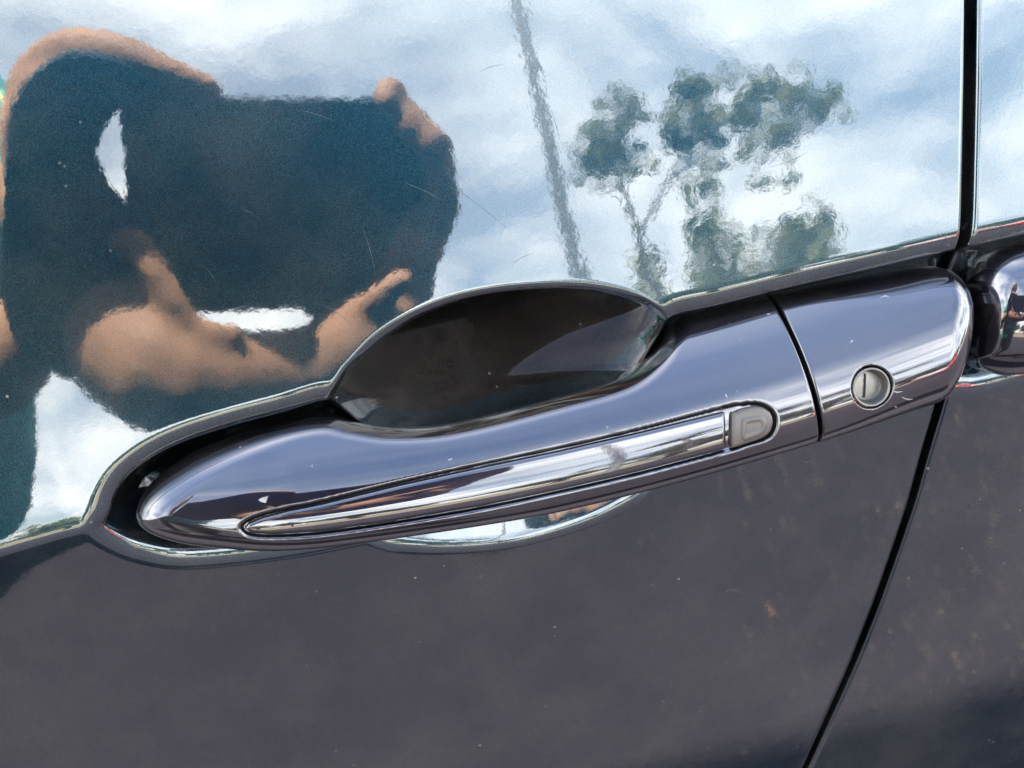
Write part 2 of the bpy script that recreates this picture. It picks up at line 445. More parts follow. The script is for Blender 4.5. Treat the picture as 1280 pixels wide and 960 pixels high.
def handle_body(name, which, parent, n_a=640, n_s=130):
    g = 0.0005
    if which == 'grip': lo, hi, k = A0, None, n_a
    else: lo, hi, k = None, A1, 260
    s = np.sin(np.linspace(-math.pi / 2, math.pi / 2, n_s)) * 0.72 + np.linspace(-1, 1, n_s) * 0.28
    if which == 'grip':
        u = np.linspace(0, 1, k); u = np.where(u < 0.15, (u / 0.15) ** 1.8 * 0.15 * 0.6, 0.09 + (u - 0.15) / 0.85 * 0.91)
    else:
        u = np.linspace(0, 1, k); u = 1 - np.where(1 - u < 0.3, ((1 - u) / 0.3) ** 1.8 * 0.18, 0.18 + (0.7 - u) / 0.7 * 0.82)
    am = (seam_t[0] + seam_b[0]) / 2
    a_nom = A0 + u * (am - A0) if which == 'grip' else am + u * (A1 - am)
    wg = sstep(am - 0.06, am, a_nom) if which == 'grip' else 1 - sstep(am, am + 0.03, a_nom)
    Ag = np.zeros((k, n_s)); Bg = np.zeros((k, n_s))
    for i in range(k):
        av = np.full(n_s, a_nom[i])
        for _ in range(4):
            bt, bo = b_top(av), b_bot(av)
            bv = bo + (bt - bo) * (s + 1) / 2
            av = a_nom[i] + wg[i] * (seam_a(bv) - am) + (-g if which == 'grip' else g) * wg[i]
        Ag[i], Bg[i] = av, bv
    O = handle_out(Ag, Bg)
    # eased edges along the seam
    ds = np.abs(Ag - seam_a(Bg)) - g
    O = O - roundoff(np.maximum(ds, 0), 0.0008)
    V = hworld(Ag, Bg, O)
    F = grid_faces(k, n_s, flip=False)
    # skirt: the rim runs back towards the door
    ring = [(i, 0) for i in range(k)] + [(k - 1, j) for j in range(1, n_s)] + [(i, n_s - 1) for i in range(k - 2, -1, -1)] + [(0, j) for j in range(n_s - 2, 0, -1)]
    ra = np.array([Ag[i, j] for i, j in ring]); rb = np.array([Bg[i, j] for i, j in ring]); ro = np.array([O[i, j] for i, j in ring])
    ac, bc = np.interp(ra, a_nom, a_nom), 0.5 * (b_top(ra) + b_bot(ra))
    idx0 = np.array([i * n_s + j for i, j in ring])
    Vs = [V.reshape(-1, 3)]; n = V.size // 3; prev = idx0; Fs = [F]
    m_ = len(ring); am_l, am_r = hframe(405, 560)[0], hframe(800, 500)[0]
    for f, shrink in ((0.15, 0.0), (0.5, 0.02), (0.85, 0.06), (1.0, 0.18)):
        bk = BACK - 0.017 * (1 - sstep(am_l, am_l + 0.012, ra)) - 0.017 * sstep(am_r, am_r + 0.010, ra)
        oo = ro + (bk - ro) * f
        bbv = rb + (bc - rb) * shrink
        Vs.append(hworld(ra, bbv, oo)); cur = np.arange(n, n + m_); n += m_
        Fs.append(np.stack([prev, cur, np.roll(cur, -1), np.roll(prev, -1)], 1)); prev = cur
    V = np.concatenate(Vs); F = np.concatenate(Fs)
    cen = len(V); V = np.concatenate([V, V[prev].mean(0)[None]])
    tri = np.stack([prev, np.full(m_, cen), np.full(m_, cen), np.roll(prev, -1)], 1)
    me = bpy.data.meshes.new(name)
    faces = F.tolist() + [[int(t[0]), int(t[1]), int(t[3])] for t in tri]
    me.from_pydata(V.tolist(), [], faces); me.validate(); me.update()
    bm = bmesh.new(); bm.from_mesh(me); bmesh.ops.remove_doubles(bm, verts=bm.verts, dist=2e-6)
    bmesh.ops.recalc_face_normals(bm, faces=bm.faces); bm.to_mesh(me); bm.free()
    for p in me.polygons: p.use_smooth = True
    return link(name, me, PAINT_H, parent)

def pad_on_handle(name, poly, lift, rnd, mat, parent, extra=None, res=0.0003, sink=0.0022):
    """a separate piece lying in the grip's face: top follows the crown, edges eased, sides run down"""
    a0, b0 = poly.min(0); a1, b1 = poly.max(0)
    # loft between lower and upper boundary at each station
    na = max(30, int((a1 - a0) / res)); ns = 44
    aa = a0 + (a1 - a0) * (0.5 - 0.5 * np.cos(np.linspace(0.02, math.pi - 0.02, na))) if (a1 - a0) < 0.02 else \
        np.concatenate([a0 + 0.004 * (np.linspace(0.02, 1, 30) ** 2), np.linspace(a0 + 0.0041, a1 - 0.0021, na - 60), a1 - 0.002 * (np.linspace(1, 0.01, 30) ** 2)])
    n = len(poly); lo = np.full(len(aa), 1e9); hi = np.full(len(aa), -1e9)
    for i in range(n):
        p, q = poly[i], poly[(i + 1) % n]
        if p[0] == q[0]: continue
        mn, mxx = min(p[0], q[0]), max(p[0], q[0])
        k = (aa >= mn) & (aa <= mxx)
        bvals = p[1] + (aa[k] - p[0]) / (q[0] - p[0]) * (q[1] - p[1])
        lo[k] = np.minimum(lo[k], bvals); hi[k] = np.maximum(hi[k], bvals)
    s = np.sin(np.linspace(-math.pi / 2, math.pi / 2, ns)) * 0.6 + np.linspace(-1, 1, ns) * 0.4
    A = np.repeat(aa[:, None], ns, 1); B = lo[:, None] + (hi - lo)[:, None] * (s[None] + 1) / 2
    d = np.maximum(sdf(poly, A, B), 0)
    O = handle_out(A, B, False) + lift - roundoff(d, rnd)
    if extra is not None: O = O + extra(A, B)
    V = hworld(A, B, O); k = len(aa)
    F = grid_faces(k, ns)
    ring = [(i, 0) for i in range(k)] + [(k - 1, j) for j in range(1, ns)] + [(i, ns - 1) for i in range(k - 2, -1, -1)] + [(0, j) for j in range(ns - 2, 0, -1)]
    idx0 = np.array([i * ns + j for i, j in ring])
    V2 = hworld(np.array([A[i, j] for i, j in ring]), np.array([B[i, j] for i, j in ring]), np.array([O[i, j] for i, j in ring]) - sink)
    cur = np.arange(k * ns, k * ns + len(ring))
    F2 = np.stack([idx0, cur, np.roll(cur, -1), np.roll(idx0, -1)], 1)
    me = np_mesh(name, np.concatenate([V.reshape(-1, 3), V2]), np.concatenate([F, F2]))
    bm = bmesh.new(); bm.from_mesh(me); bmesh.ops.recalc_face_normals(bm, faces=bm.faces); bm.to_mesh(me); bm.free()
    return link(name, me, mat, parent)

# ------------------------------------------------------------------ the two doors
door = empty('car_door', (0, 0, ZC)); tag(door, 'dark metallic blue car door with long handle and recessed cup, left of the shut line', 'car door')
rear = empty('car_door', (0.3, 0, ZC)); tag(rear, 'dark car door panel right of the shut line, only its front edge showing', 'car door')
door_skin('door_skin', -1, door)
door_skin('door_skin', +1, rear)

hd = empty('door_handle', (0, 0, 0), door); hd.location = (0, 0, 0)
grip = handle_body('grip', 'grip', hd)
cap = handle_body('end_cap', 'cap', hd)
STRIP_IN = [(305, 661), (310, 654.5), (327, 647), (360, 638), (400, 630), (500, 606), (600, 584.5), (700, 563.5), (800, 540.5), (904, 515), (906.5, 516), (907.5, 560),
            (905.5, 562.5), (800, 590), (700, 613), (600, 634), (480, 654), (400, 665), (340, 669), (314, 667.5)]
strip_in = np.array([hframe(*p, out=STRIP_OUT) for p in STRIP_IN])
pad_on_handle('trim_strip', strip_in, -0.0002, 0.0011, PAINT_H, hd)
BTN = [(914, 519), (918, 515), (932, 510), (948, 508), (959, 514), (964, 526), (962, 538), (953, 547), (930, 555.5), (918, 559), (914, 556)]
btn = catmull(np.array([hframe(*p, out=STRIP_OUT) for p in BTN]), 5, True)
BIN = [(928, 527), (934, 524), (948, 522), (953, 527), (953, 535), (947, 541), (934, 546), (928, 546)]
btn_in = catmull(np.array([hframe(*p, out=STRIP_OUT) for p in BIN]), 5, True)
def btn_relief(A, B):
    s = sdf(btn_in, A, B)
    return 0.00035 * sstep(-0.0009, -0.0001, s) - 0.00028 * sstep(0.0003, 0.001, s)
pad_on_handle('lock_button', btn, 0.0004, 0.0009, TAUPE, hd, btn_relief, 0.00012)

def lathe_h(name, prof, mat, parent, cen, n=64, base=0.0, tilt=None):
    """turned piece on the handle face: prof is (radius, out)"""
    slope_a = 0; V = []; F = []
    for r, o in prof:
        for k in range(n):
            t = 2 * math.pi * k / n
            V.append(hworld(np.array(cen[0] + r * math.cos(t)), np.array(cen[1] + r * math.sin(t)), np.array(base + o)))
    for i in range(len(prof) - 1):
        for k in range(n): F.append((i * n + k, i * n + (k + 1) % n, (i + 1) * n + (k + 1) % n, (i + 1) * n + k))
    me = bpy.data.meshes.new(name); me.from_pydata([tuple(v) for v in V], [], F)
    bm = bmesh.new(); bm.from_mesh(me); bmesh.ops.recalc_face_normals(bm, faces=bm.faces); bm.to_mesh(me); bm.free()
    for p in me.polygons: p.use_smooth = True
    return link(name, me, mat, parent)
lock_base = float(crown(lock_ab[0], lock_ab[1])) - 0.0036
lock_base = float(handle_out(np.array(lock_ab[0]), np.array(lock_ab[1]))) + 0.0002
lathe_h('lock_ring', [(LOCK_R - 0.0002, 0.0038), (LOCK_R - 0.0004, 0.0044), (LOCK_R - 0.0008, 0.0043), (LOCK_R - 0.0010, 0.0036), (LOCK_R - 0.0012, 0.0008), (LOCK_R - 0.0017, 0.0004)], LOCKM, hd, lock_ab, base=lock_base)
def lock_face():
    n = 60; rad = LOCK_R - 0.0017
    xs = np.linspace(-rad, rad, n); A, B = np.meshgrid(xs, xs, indexing='ij')
    r = np.maximum(np.abs(A), np.abs(B)); rr = np.hypot(A, B); f = np.where(rr > 0, r / np.maximum(rr, 1e-12), 1); A, B = A * f, B * f
    ang = R(-9); u = A * math.cos(ang) + B * math.sin(ang); v = -A * math.sin(ang) + B * math.cos(ang)
    slot = (1 - sstep(0.0002, 0.0004, np.abs(u + 0.0006))) * (1 - sstep(0.0030, 0.0034, np.abs(v)))
    dome = -0.0003 * (np.hypot(A, B) / rad) ** 2
    V = hworld(lock_ab[0] + A, lock_ab[1] + B, lock_base + 0.0007 + dome - 0.0012 * slot)
    return link('lock_cylinder', np_mesh('lock_cylinder', V, grid_faces(n, n)), LOCKM, hd)
lock_face()

# rear door handle: only its front end is in the picture
def rear_handle():
    rt = [(1214, 440), (1215, 400), (1220, 365), (1232, 335), (1250, 318), (1285, 306), (1400, 280), (1600, 240)]
    rb = [(1214, 440), (1216, 458), (1224, 468), (1245, 475), (1290, 473), (1400, 450), (1600, 405)]
    T = catmull(np.array([hframe(*p) for p in rt]), 8); Bt = catmull(np.array([hframe(*p) for p in rb]), 8)
    T[:, 0] += 0.0012; Bt[:, 0] += 0.0012
    poly = np.concatenate([T, Bt[::-1][:-1]])
    a0, a1 = poly[:, 0].min(), poly[:, 0].max()
    ta2, tb2 = mono(T); ba2, bb2 = mono(Bt)
    u = np.linspace(0, 1, 220) ** 2; aa = a0 + u * (a1 - a0); s = np.sin(np.linspace(-math.pi / 2, math.pi / 2, 90))
    A = np.repeat(aa[:, None], 90, 1)
    lo = np.interp(aa, ba2, bb2); hi = np.interp(aa, ta2, tb2)
    B = lo[:, None] + (hi - lo)[:, None] * (s[None] + 1) / 2
    d = np.maximum(sdf(poly, A, B), 0)
    q = B - ((lo + hi) / 2)[:, None]
    O = 0.0075 - 16 * q * q - roundoff(d, 0.0085) - roundoff(np.maximum(A - a0, 0), 0.030) * 0.85
    V = hworld(A, B, O); k, n_s = A.shape
    F = grid_faces(k, n_s)
    ring = [(i, 0) for i in range(k)] + [(k - 1, j) for j in range(1, n_s)] + [(i, n_s - 1) for i in range(k - 2, -1, -1)] + [(0, j) for j in range(n_s - 2, 0, -1)]
    idx0 = np.array([i * n_s + j for i, j in ring])
    V2 = hworld(np.array([A[i, j] for i, j in ring]), np.array([B[i, j] for i, j in ring]), np.full(len(ring), -0.0125))
    cur = np.arange(k * n_s, k * n_s + len(ring))
    F2 = np.stack([idx0, cur, np.roll(cur, -1), np.roll(idx0, -1)], 1)
    me = np_mesh('door_handle', np.concatenate([V.reshape(-1, 3), V2]), np.concatenate([F, F2]))
    bm = bmesh.new(); bm.from_mesh(me); bmesh.ops.remove_doubles(bm, verts=bm.verts, dist=2e-6); bmesh.ops.recalc_face_normals(bm, faces=bm.faces); bm.to_mesh(me); bm.free()
    o = link('door_handle', me, PAINT_H, rear)
    return o
rear_handle()

# rubber seal behind the shut line
def seal():
    zs = np.linspace(0.37, 1.09, 240); gx = gap_x(zs)
    V = []; 
    for z, x in zip(zs, gx):
        y = float(base_y(np.array(x), np.array(z))) + 0.0135 + float(recess(np.array([x]), np.array([z]))[0])
        for k in range(9):
            t = math.pi * (k / 8) ; V.append((x - 0.009 * math.cos(t), y + 0.004 - 0.004 * math.sin(t), z))
    return link('door_seal', np_mesh('door_seal', V, grid_faces(240, 9)), RUBBER, rear)
seal()

# unseen window added above each belt line for shade, leaning in with the flank
def window(parent, x0, x1):
    m, nt, b = new_mat('tinted_glass')
    b.inputs['Base Color'].default_value = (.03, .04, .045, 1); b.inputs['Roughness'].default_value = .02; b.inputs['Transmission Weight'].default_value = .5
    def slab(name, za, zb, xa, xb, th, mat, off=0.0):
        ya, yb = float(base_y(np.array(0.), np.array(1.10))) + (za - 1.10) * .42, float(base_y(np.array(0.), np.array(1.10))) + (zb - 1.10) * .42
        V = [(xa, ya + off, za), (xb, ya + off, za), (xb, yb + off, zb), (xa, yb + off, zb)]; V += [(x, y + th, z) for x, y, z in V]
        F = [(0, 1, 2, 3), (7, 6, 5, 4), (0, 4, 5, 1), (1, 5, 6, 2), (2, 6, 7, 3), (3, 7, 4, 0)]
        me = bpy.data.meshes.new(name); me.from_pydata(V, [], F); o = link(name, me, mat, parent)
        bv = o.modifiers.new('ease', 'BEVEL'); bv.width = min(.002, th * .3); bv.segments = 2
    slab('shade_window_pane', 1.122, 1.462, x0 + .032, x1 - .032, .004, m, .014)
    slab('belt_seal', 1.101, 1.1215, x0, x1, .03, RUBBER, .002)
    slab('shade_window_frame', 1.4625, 1.53, x0, x1, .05, PAINT, .004)
    slab('shade_window_frame', 1.122, 1.462, x0, x0 + .03, .03, DARKPL, .006); slab('shade_window_frame', 1.122, 1.462, x1 - .03, x1, .03, DARKPL, .006)
gx = float(gap_x(np.array(1.1)))
window(door, -1.05, gx - .003); window(rear, gx + .003, 1.05)

# fine scratches and chips in the clear coat
def scratches(name, lines, fn, parent, mat, wid):
    V, F = [], []
    for pts in lines:
        P = catmull(np.array(pts, float), 6); k0 = len(V)
        for i, p in enumerate(P):
            t = unit(np.append(P[min(i + 1, len(P) - 1)] - P[max(i - 1, 0)], 0)); w = wid * math.sin(math.pi * (i + .6) / (len(P) + .2)) * random.uniform(.6, 1.2)
            n = np.array([-t[1], t[0]])
            V.append(fn(*(p + n * w))); V.append(fn(*(p - n * w)))
        F += [(k0 + 2 * i, k0 + 2 * i + 1, k0 + 2 * i + 3, k0 + 2 * i + 2) for i in range(len(P) - 1)]
    o = link(name, np_mesh(name, V, F), mat, parent); o['kind'] = 'stuff'; return o
SCR = simple_mat('scraped_coat', (0.20, 0.20, 0.21), .6, .2, 300); FAINT = simple_mat('faint_scrape', (0.035, 0.042, 0.05), .5, .2, 300)
def flank_pt(px, py):
    P = on_flank(px, py); P[1] -= 0.00003; return P
def cap_pt(px, py):
    o = 0.006
    for _ in range(12):
        ab = hframe(px, py, out=o); o = .5 * o + .5 * (float(crown(ab[0], ab[1])) - 0.0003)
    return hworld(np.array(ab[0]), np.array(ab[1]), np.array(o))
def settle(o):
    # lay the marks on the finished face
    co = np.array([list(v.co) for v in o.data.vertices]) - P0
    a, b = co @ e1, co @ e2
    o.data.vertices.foreach_set('co', hworld(a, b, handle_out(a, b) + 0.00003).astype(np.float32).ravel()); o.data.update()
scratches('scratches', [[(958, 580), (975, 579), (990, 573)], [(1000, 579), (1012, 576), (1022, 570)], [(925, 590), (940, 588), (955, 584)], [(900, 742), (915, 737), (930, 741)]], flank_pt, door, FAINT, .8)
scratches('scratches', [[(365, 136), (390, 141), (418, 151)], [(505, 228), (530, 238), (555, 252)], [(560, 232), (590, 250), (640, 290)], [(452, 280), (462, 310), (470, 345)], [(395, 378), (420, 390), (445, 410)],
    [(640, 330), (652, 322), (668, 316)], [(690, 140), (696, 160), (700, 175)], [(600, 90), (612, 84), (630, 80)], [(1010, 190), (990, 200), (960, 210)], [(300, 260), (318, 268)], [(250, 330), (262, 340), (270, 352)]], flank_pt, door, FAINT, .34)
settle(scratches('scratches', [[(1112, 486), (1120, 490), (1128, 489)], [(1126, 496), (1134, 499), (1141, 499)], [(1062, 428), (1066, 425)], [(1100, 372), (1106, 370), (1112, 371)], [(906, 492), (909, 497)], [(1118, 508), (1121, 509)],
    [(958, 393), (963, 392)], [(700, 600), (704, 601)], [(560, 575), (566, 573)]], cap_pt, hd, SCR, .9))

#ENVIRONMENT
# ------------------------------------------------------------------ the place the paint mirrors
def flank_normal(x, z):
    e = 1e-4
    gx = (base_y(x + e, z) - base_y(x - e, z)) / (2 * e); gz = (base_y(x, z + e) - base_y(x, z - e)) / (2 * e)
    return unit([gx, -1, gz])
def mirrored(px, py, dist):
    """world point that the upper flank mirrors at a place in the photograph, measured square off the flank"""
    P = on_flank(px, py); d = unit(pix_dir(px, py)); n = flank_normal(P[0], P[2]); r = d - 2 * np.dot(d, n) * n
    return P + r * dist / np.dot(r, n0)
def bearing(az, el, hd):
    """point at a bearing from the handle (degrees right of straight out, degrees up), hd metres away on the ground"""
    a = R(az); return np.array([hd * math.sin(a), -hd * math.cos(a), 1.0 + hd * math.tan(R(el))])

# ground
def ground():
    m, nt, b = new_mat('worn_asphalt'); L = nt.links.new
    oc = obj_coords(nt)
    fine = noise(nt, oc, 260, 4, 0.7); mid = noise(nt, oc, 9, 6, 0.6); big = noise(nt, oc, 1.1, 4, 0.6)
    r1 = ramp(nt, fine.outputs[0], [(0.3, (0.010, 0.0086, 0.0122)), (0.7, (0.026, 0.0225, 0.030))])
    r2 = ramp(nt, mid.outputs[0], [(0.35, (0.95, 0.95, 0.95)), (0.7, (1.05, 1.04, 1.03))])
    mu = nt.nodes.new('ShaderNodeMix'); mu.data_type = 'RGBA'; mu.blend_type = 'MULTIPLY'; mu.inputs[0].default_value = 1
    L(r1.outputs[0], mu.inputs[6]); L(r2.outputs[0], mu.inputs[7])
    dirt = ramp(nt, big.outputs[0], [(0.45, 0.0), (0.75, 0.10)])
    mx = nt.nodes.new('ShaderNodeMix'); mx.data_type = 'RGBA'
    L(dirt.outputs[0], mx.inputs[0]); L(mu.outputs[2], mx.inputs[6]); mx.inputs[7].default_value = (0.04, 0.032, 0.029, 1)
    L(mx.outputs[2], b.inputs['Base Color']); b.inputs['Roughness'].default_value = 0.9; b.inputs['Specular IOR Level'].default_value = 0.2
    bp = nt.nodes.new('ShaderNodeBump'); bp.inputs['Distance'].default_value = 0.004; L(fine.outputs[0], bp.inputs['Height']); L(bp.outputs[0], b.inputs['Normal'])
    me = bpy.data.meshes.new('ground')
    S = 400; me.from_pydata([(-S, -S, 0), (S, -S, 0), (S, S, 0), (-S, S, 0)], [], [(0, 1, 2, 3)])
    o = link('ground', me, m); tag(o, kind='structure')
ground()
def sunlit_strip():
    # dry pale ground beyond the tarmac, its colour standing for a sunlit strip
    me = bpy.data.meshes.new('sunlit_ground'); me.from_pydata([(-300, -300, .004), (300, -300, .004), (300, -11, .004), (-300, -11, .004)], [], [(0, 1, 2, 3)])
    tag(link('sunlit_ground', me, simple_mat('sunlit_ground_tint', (0.15, 0.13, 0.09), .95, .35, 3, spec=.1)), kind='structure')
sunlit_strip()
def scatter_pebbles():
    V, F = [], []
    ico = [(0, 0, 1), (.89, 0, .45), (.28, .85, .45), (-.72, .53, .45), (-.72, -.53, .45), (.28, -.85, .45), (.72, .53, -.45), (-.28, .85, -.45), (-.89, 0, -.45), (-.28, -.85, -.45), (.72, -.53, -.45), (0, 0, -1)]
    tri = [(0, 1, 2), (0, 2, 3), (0, 3, 4), (0, 4, 5), (0, 5, 1), (1, 6, 2), (2, 7, 3), (3, 8, 4), (4, 9, 5), (5, 10, 1), (6, 7, 2), (7, 8, 3), (8, 9, 4), (9, 10, 5), (10, 6, 1), (11, 7, 6), (11, 8, 7), (11, 9, 8), (11, 10, 9), (11, 6, 10)]
    for i in range(4200):
        x = random.uniform(-1.2, 2.2); y = -random.uniform(0.1, 2.4)
        if i > 1500: x = random.triangular(.15, 1.5, .8); y = -random.uniform(.35, 1.15)
        if random.random() > 0.06 + 0.7 * max(0, min(1, (x - .1) / 0.6)): continue
        s = random.uniform(.0012, .0034) if random.random() < .96 else random.uniform(.004, .007)
        rz = random.uniform(0, 6.3); c, sn = math.cos(rz), math.sin(rz); k = len(V)
        fx, fy, fz = random.uniform(.8, 1.3), random.uniform(.7, 1.1), random.uniform(.5, .8)
        for p in ico:
            j = random.uniform(.8, 1.15); px_, py_ = p[0] * fx * s * j, p[1] * fy * s * j
            V.append((x + c * px_ - sn * py_, y + sn * px_ + c * py_, s * .3 + p[2] * fz * s))
        F += [(a + k, b_ + k, c_ + k) for a, b_, c_ in tri]
    o = link('pebbles', np_mesh('pebbles', V, F), simple_mat('pebble_stone', (0.036, 0.029, 0.026), 0.85, 0.5, 60))
    tag(o, 'loose pebbles and grit lying on the asphalt beside the car', 'pebbles', kind='stuff')
scatter_pebbles()
def scatter_leaves():
    V, F = [], []
    for i in range(36):
        x = random.uniform(.2, 2.4); y = -random.uniform(0.2, 3.0); a = random.uniform(0, 6.3); l = random.uniform(.012, .03); w = l * random.uniform(.3, .5)
        c, s = math.cos(a), math.sin(a); k = len(V)
        prof = [(-.5, 0, .2), (-.25, .8, .35), (.1, 1, .3), (.4, .5, .6), (.6, 0, .9), (.4, -.5, .7), (.1, -1, .35), (-.25, -.8, .3)]
        for u, v, h in prof: V.append((x + c * u * l - s * v * w / 2, y + s * u * l + c * v * w / 2, .004 + h * .008 * random.uniform(.5, 1.5)))
        V.append((x, y, .003)); F += [(k + j, k + (j + 1) % 8, k + 8) for j in range(8)]
    o = link('fallen_leaves', np_mesh('fallen_leaves', V, F, False), simple_mat('dry_leaf', (0.10, 0.06, 0.035), 0.8, 0.6, 12))
    tag(o, 'dry brown fallen leaves scattered on the asphalt', 'leaves', kind='stuff')
scatter_leaves()

# ------------------------------------------------------------------ trees, lamp post
LEAF = simple_mat('tree_leaf', (0.12, 0.125, 0.045), 0.55, 0.5, 1.5)
def leafy(m):
    nt = m.node_tree; b = nt.nodes['Principled BSDF']; tr = nt.nodes.new('ShaderNodeBsdfTranslucent'); mx = nt.nodes.new('ShaderNodeMixShader'); mx.inputs[0].default_value = .55
    src = b.inputs['Base Color'].links[0].from_socket; nt.links.new(src, tr.inputs[0]); nt.links.new(b.outputs[0], mx.inputs[1]); nt.links.new(tr.outputs[0], mx.inputs[2]); nt.links.new(mx.outputs[0], nt.nodes['Material Output'].inputs[0])
    return m
LEAF2 = simple_mat('pine_needle', (0.12, 0.12, 0.04), 0.6, 0.5, 1.2)
leafy(LEAF); leafy(LEAF2)
BARK = simple_mat('bark', (0.055, 0.048, 0.042), 0.9, 0.4, 14, bump=0.01)
def tube(V, F, pts, rad, n=9):
    pts = [np.asarray(p, float) for p in pts]; k0 = len(V)
    for i, p in enumerate(pts):
        t = unit(pts[min(i + 1, len(pts) - 1)] - pts[max(i - 1, 0)])
        a = unit(np.cross(t, [0.3, 0.9, 0.2] if abs(t[1]) < .8 else [1, 0, 0])); b_ = np.cross(t, a)
        for j in range(n):
            q = 2 * math.pi * j / n; V.append(tuple(p + rad[i] * (math.cos(q) * a + math.sin(q) * b_)))
    for i in range(len(pts) - 1):
        for j in range(n): F.append((k0 + i * n + j, k0 + i * n + (j + 1) % n, k0 + (i + 1) * n + (j + 1) % n, k0 + (i + 1) * n + j))
    F.append(tuple(range(k0, k0 + n))); F.append(tuple(range(k0 + (len(pts) - 1) * n, k0 + len(pts) * n)))
def py_mesh(name, V, F, smooth=True):
    me = bpy.data.meshes.new(name); me.from_pydata([tuple(map(float, v)) for v in V], [], F)
    bm = bmesh.new(); bm.from_mesh(me); bmesh.ops.recalc_face_normals(bm, faces=bm.faces); bm.to_mesh(me); bm.free()
    if smooth:
        for p in me.polygons: p.use_smooth = True
    return me
def leaf_cloud(blobs, leaf, dens):
    V, F = [], []
    for c, rx, ry, rz in blobs:
        # each blob is a cluster of smaller clumps with ragged edges
        subs = [(rng.normal(0, .42, 3), rng.uniform(.25, .5)) for _ in range(14)]
        for _ in range(int(dens)):
            s0, sr = subs[rng.integers(len(subs))]
            d = rng.normal(0, 1, 3); d /= np.linalg.norm(d); d *= sr * rng.uniform(.3, 1) ** .5
            p = np.asarray(c) + (s0 + d) * np.array([rx, ry, rz])
            nrm = rng.normal(0, 1, 3); nrm /= np.linalg.norm(nrm); a = unit(np.cross(nrm, [0.2, .5, .9])); b_ = np.cross(nrm, a)
            l = leaf * rng.uniform(.6, 1.4); k = len(V)
            V += [p - a * l, p + b_ * l * .5, p + a * l, p - b_ * l * .5]; F.append((k, k + 1, k + 2, k + 3))
    return V, F
def tree(label, base, trunk_pts, trunk_rad, limbs, blobs, leaf, dens, lm, cat='tree', group=None):
    t = empty('tree', tuple(base)); tag(t, label, cat, group)
    V, F = [], []
    tube(V, F, trunk_pts, trunk_rad)
    for pts, rad in limbs: tube(V, F, pts, rad, 6)
    link('trunk', py_mesh('trunk', V, F), BARK, t)
    V, F = leaf_cloud(blobs, leaf, dens)
    link('crown', np_mesh('crown', V, F, False), lm, t)
# the tall tree whose clumped crown shows beside the lamp post
D1 = 13.0
def dirpt(px, py, hd):
    P = on_flank(px, py); d = unit(pix_dir(px, py)); n = flank_normal(P[0], P[2]); r = d - 2 * np.dot(d, n) * n
    return P + r * hd / math.hypot(r[0], r[1])
ca, cb, ccp, cd = dirpt(757, 170, D1), dirpt(872, 145, D1 + .4), dirpt(985, 132, D1), dirpt(925, 160, D1 + .8)
fork = dirpt(800, 300, D1)
root = np.array([fork[0] - .1, fork[1], 0])
tree('tall tree with loose clumped crown beside the lamp post', root, [root, root * .5 + fork * .5 + [.12, 0, 0], fork, fork * .35 + ca * .65, ca], [.12, .08, .05, .03, .015],
     [([fork, fork * .4 + cb * .6 + [0, 0, -.1], cb], [.03, .02, .012]), ([fork * .5 + cb * .5 + [0, 0, -.1], cd, ccp], [.03, .02, .012])],
     [(ca, .40, .3, .34), (ca + [-.14, 0, -.28], .32, .25, .28), (ca + [.2, .1, .22], .32, .25, .26), (ca + [.2, 0, -.3], .32, .2, .3), (cb, .44, .3, .42), (cb + [-.25, 0, -.2], .36, .25, .3), (cb + [.05, 0, .34], .28, .2, .22), (cb * .5 + ccp * .5 + [0, 0, .0], .36, .3, .34), (ccp, .52, .35, .42), (ccp + [-.25, .1, .18], .36, .25, .3), (ccp + [.36, .1, 0], .36, .25, .38), (ccp + [-.2, 0, -.35], .34, .25, .25), (cb + [.05, 0, -.4], .3, .25, .26)], .05, 330, LEAF2)
k_ = 0
KINDS = ['low green treetop mirrored right under the tall tree, first above the handle recess', 'narrow green treetop mirrored above the end of the grip', 'wide green treetop mirrored above the keyhole end cap', 'green treetop mirrored beside the upper shut line'] + ['green tree in the long row along the far edge of the lot'] * 20
for az, el, hd, w in [(13.5, 16.0, 20, 1.8), (16.8, 17.8, 21, 1.9), (20.5, 16.6, 22, 2.2), (25.0, 10, 22, 1.8), (29, 10.5, 24, 2.6), (36, 7, 25, 3.0), (43, 10, 26, 3.0), (51, 8, 27, 3.2), (60, 9, 28, 3.4), (70, 8, 30, 3.6),
                      (7, 7, 26, 2.4), (-3, 6, 27, 2.6), (-10, 7.5, 27, 2.5), (-18, 6, 28, 2.8), (-27, 7, 28, 3.0), (-37, 8, 29, 3.0), (-48, 7, 30, 3.2), (-60, 8, 30, 3.2), (-72, 7, 32, 3.6)]:
    top = bearing(az, el, hd); rt = np.array([top[0], top[1], 0]); h = top[2]
    bl = []
    for q in range(4):
        o_ = rng.uniform(-1, 1, 2) * w * .5
        bl.append((np.array([top[0] + o_[0], top[1] + o_[1], h * rng.uniform(.42, .74)]), w * rng.uniform(.55, .8), w * .7, h * rng.uniform(.20, .28)))
    bl.append((np.array([top[0], top[1], h * .74]), w * .5, w * .6, h * .22))
    j = lambda: rng.uniform(-.2, .2)
    tree(KINDS[k_], rt, [rt, rt + [j(), j(), h * .3], rt + [j(), j(), h * .6], rt + [j(), j(), h * .8]], [.22, .17, .11, .04],
         [([rt + [0, 0, h * .3], b_[0]], [.09, .03]) for b_ in bl[:3]], bl, .16, 700, LEAF, group='trees along the far edge'); k_ += 1

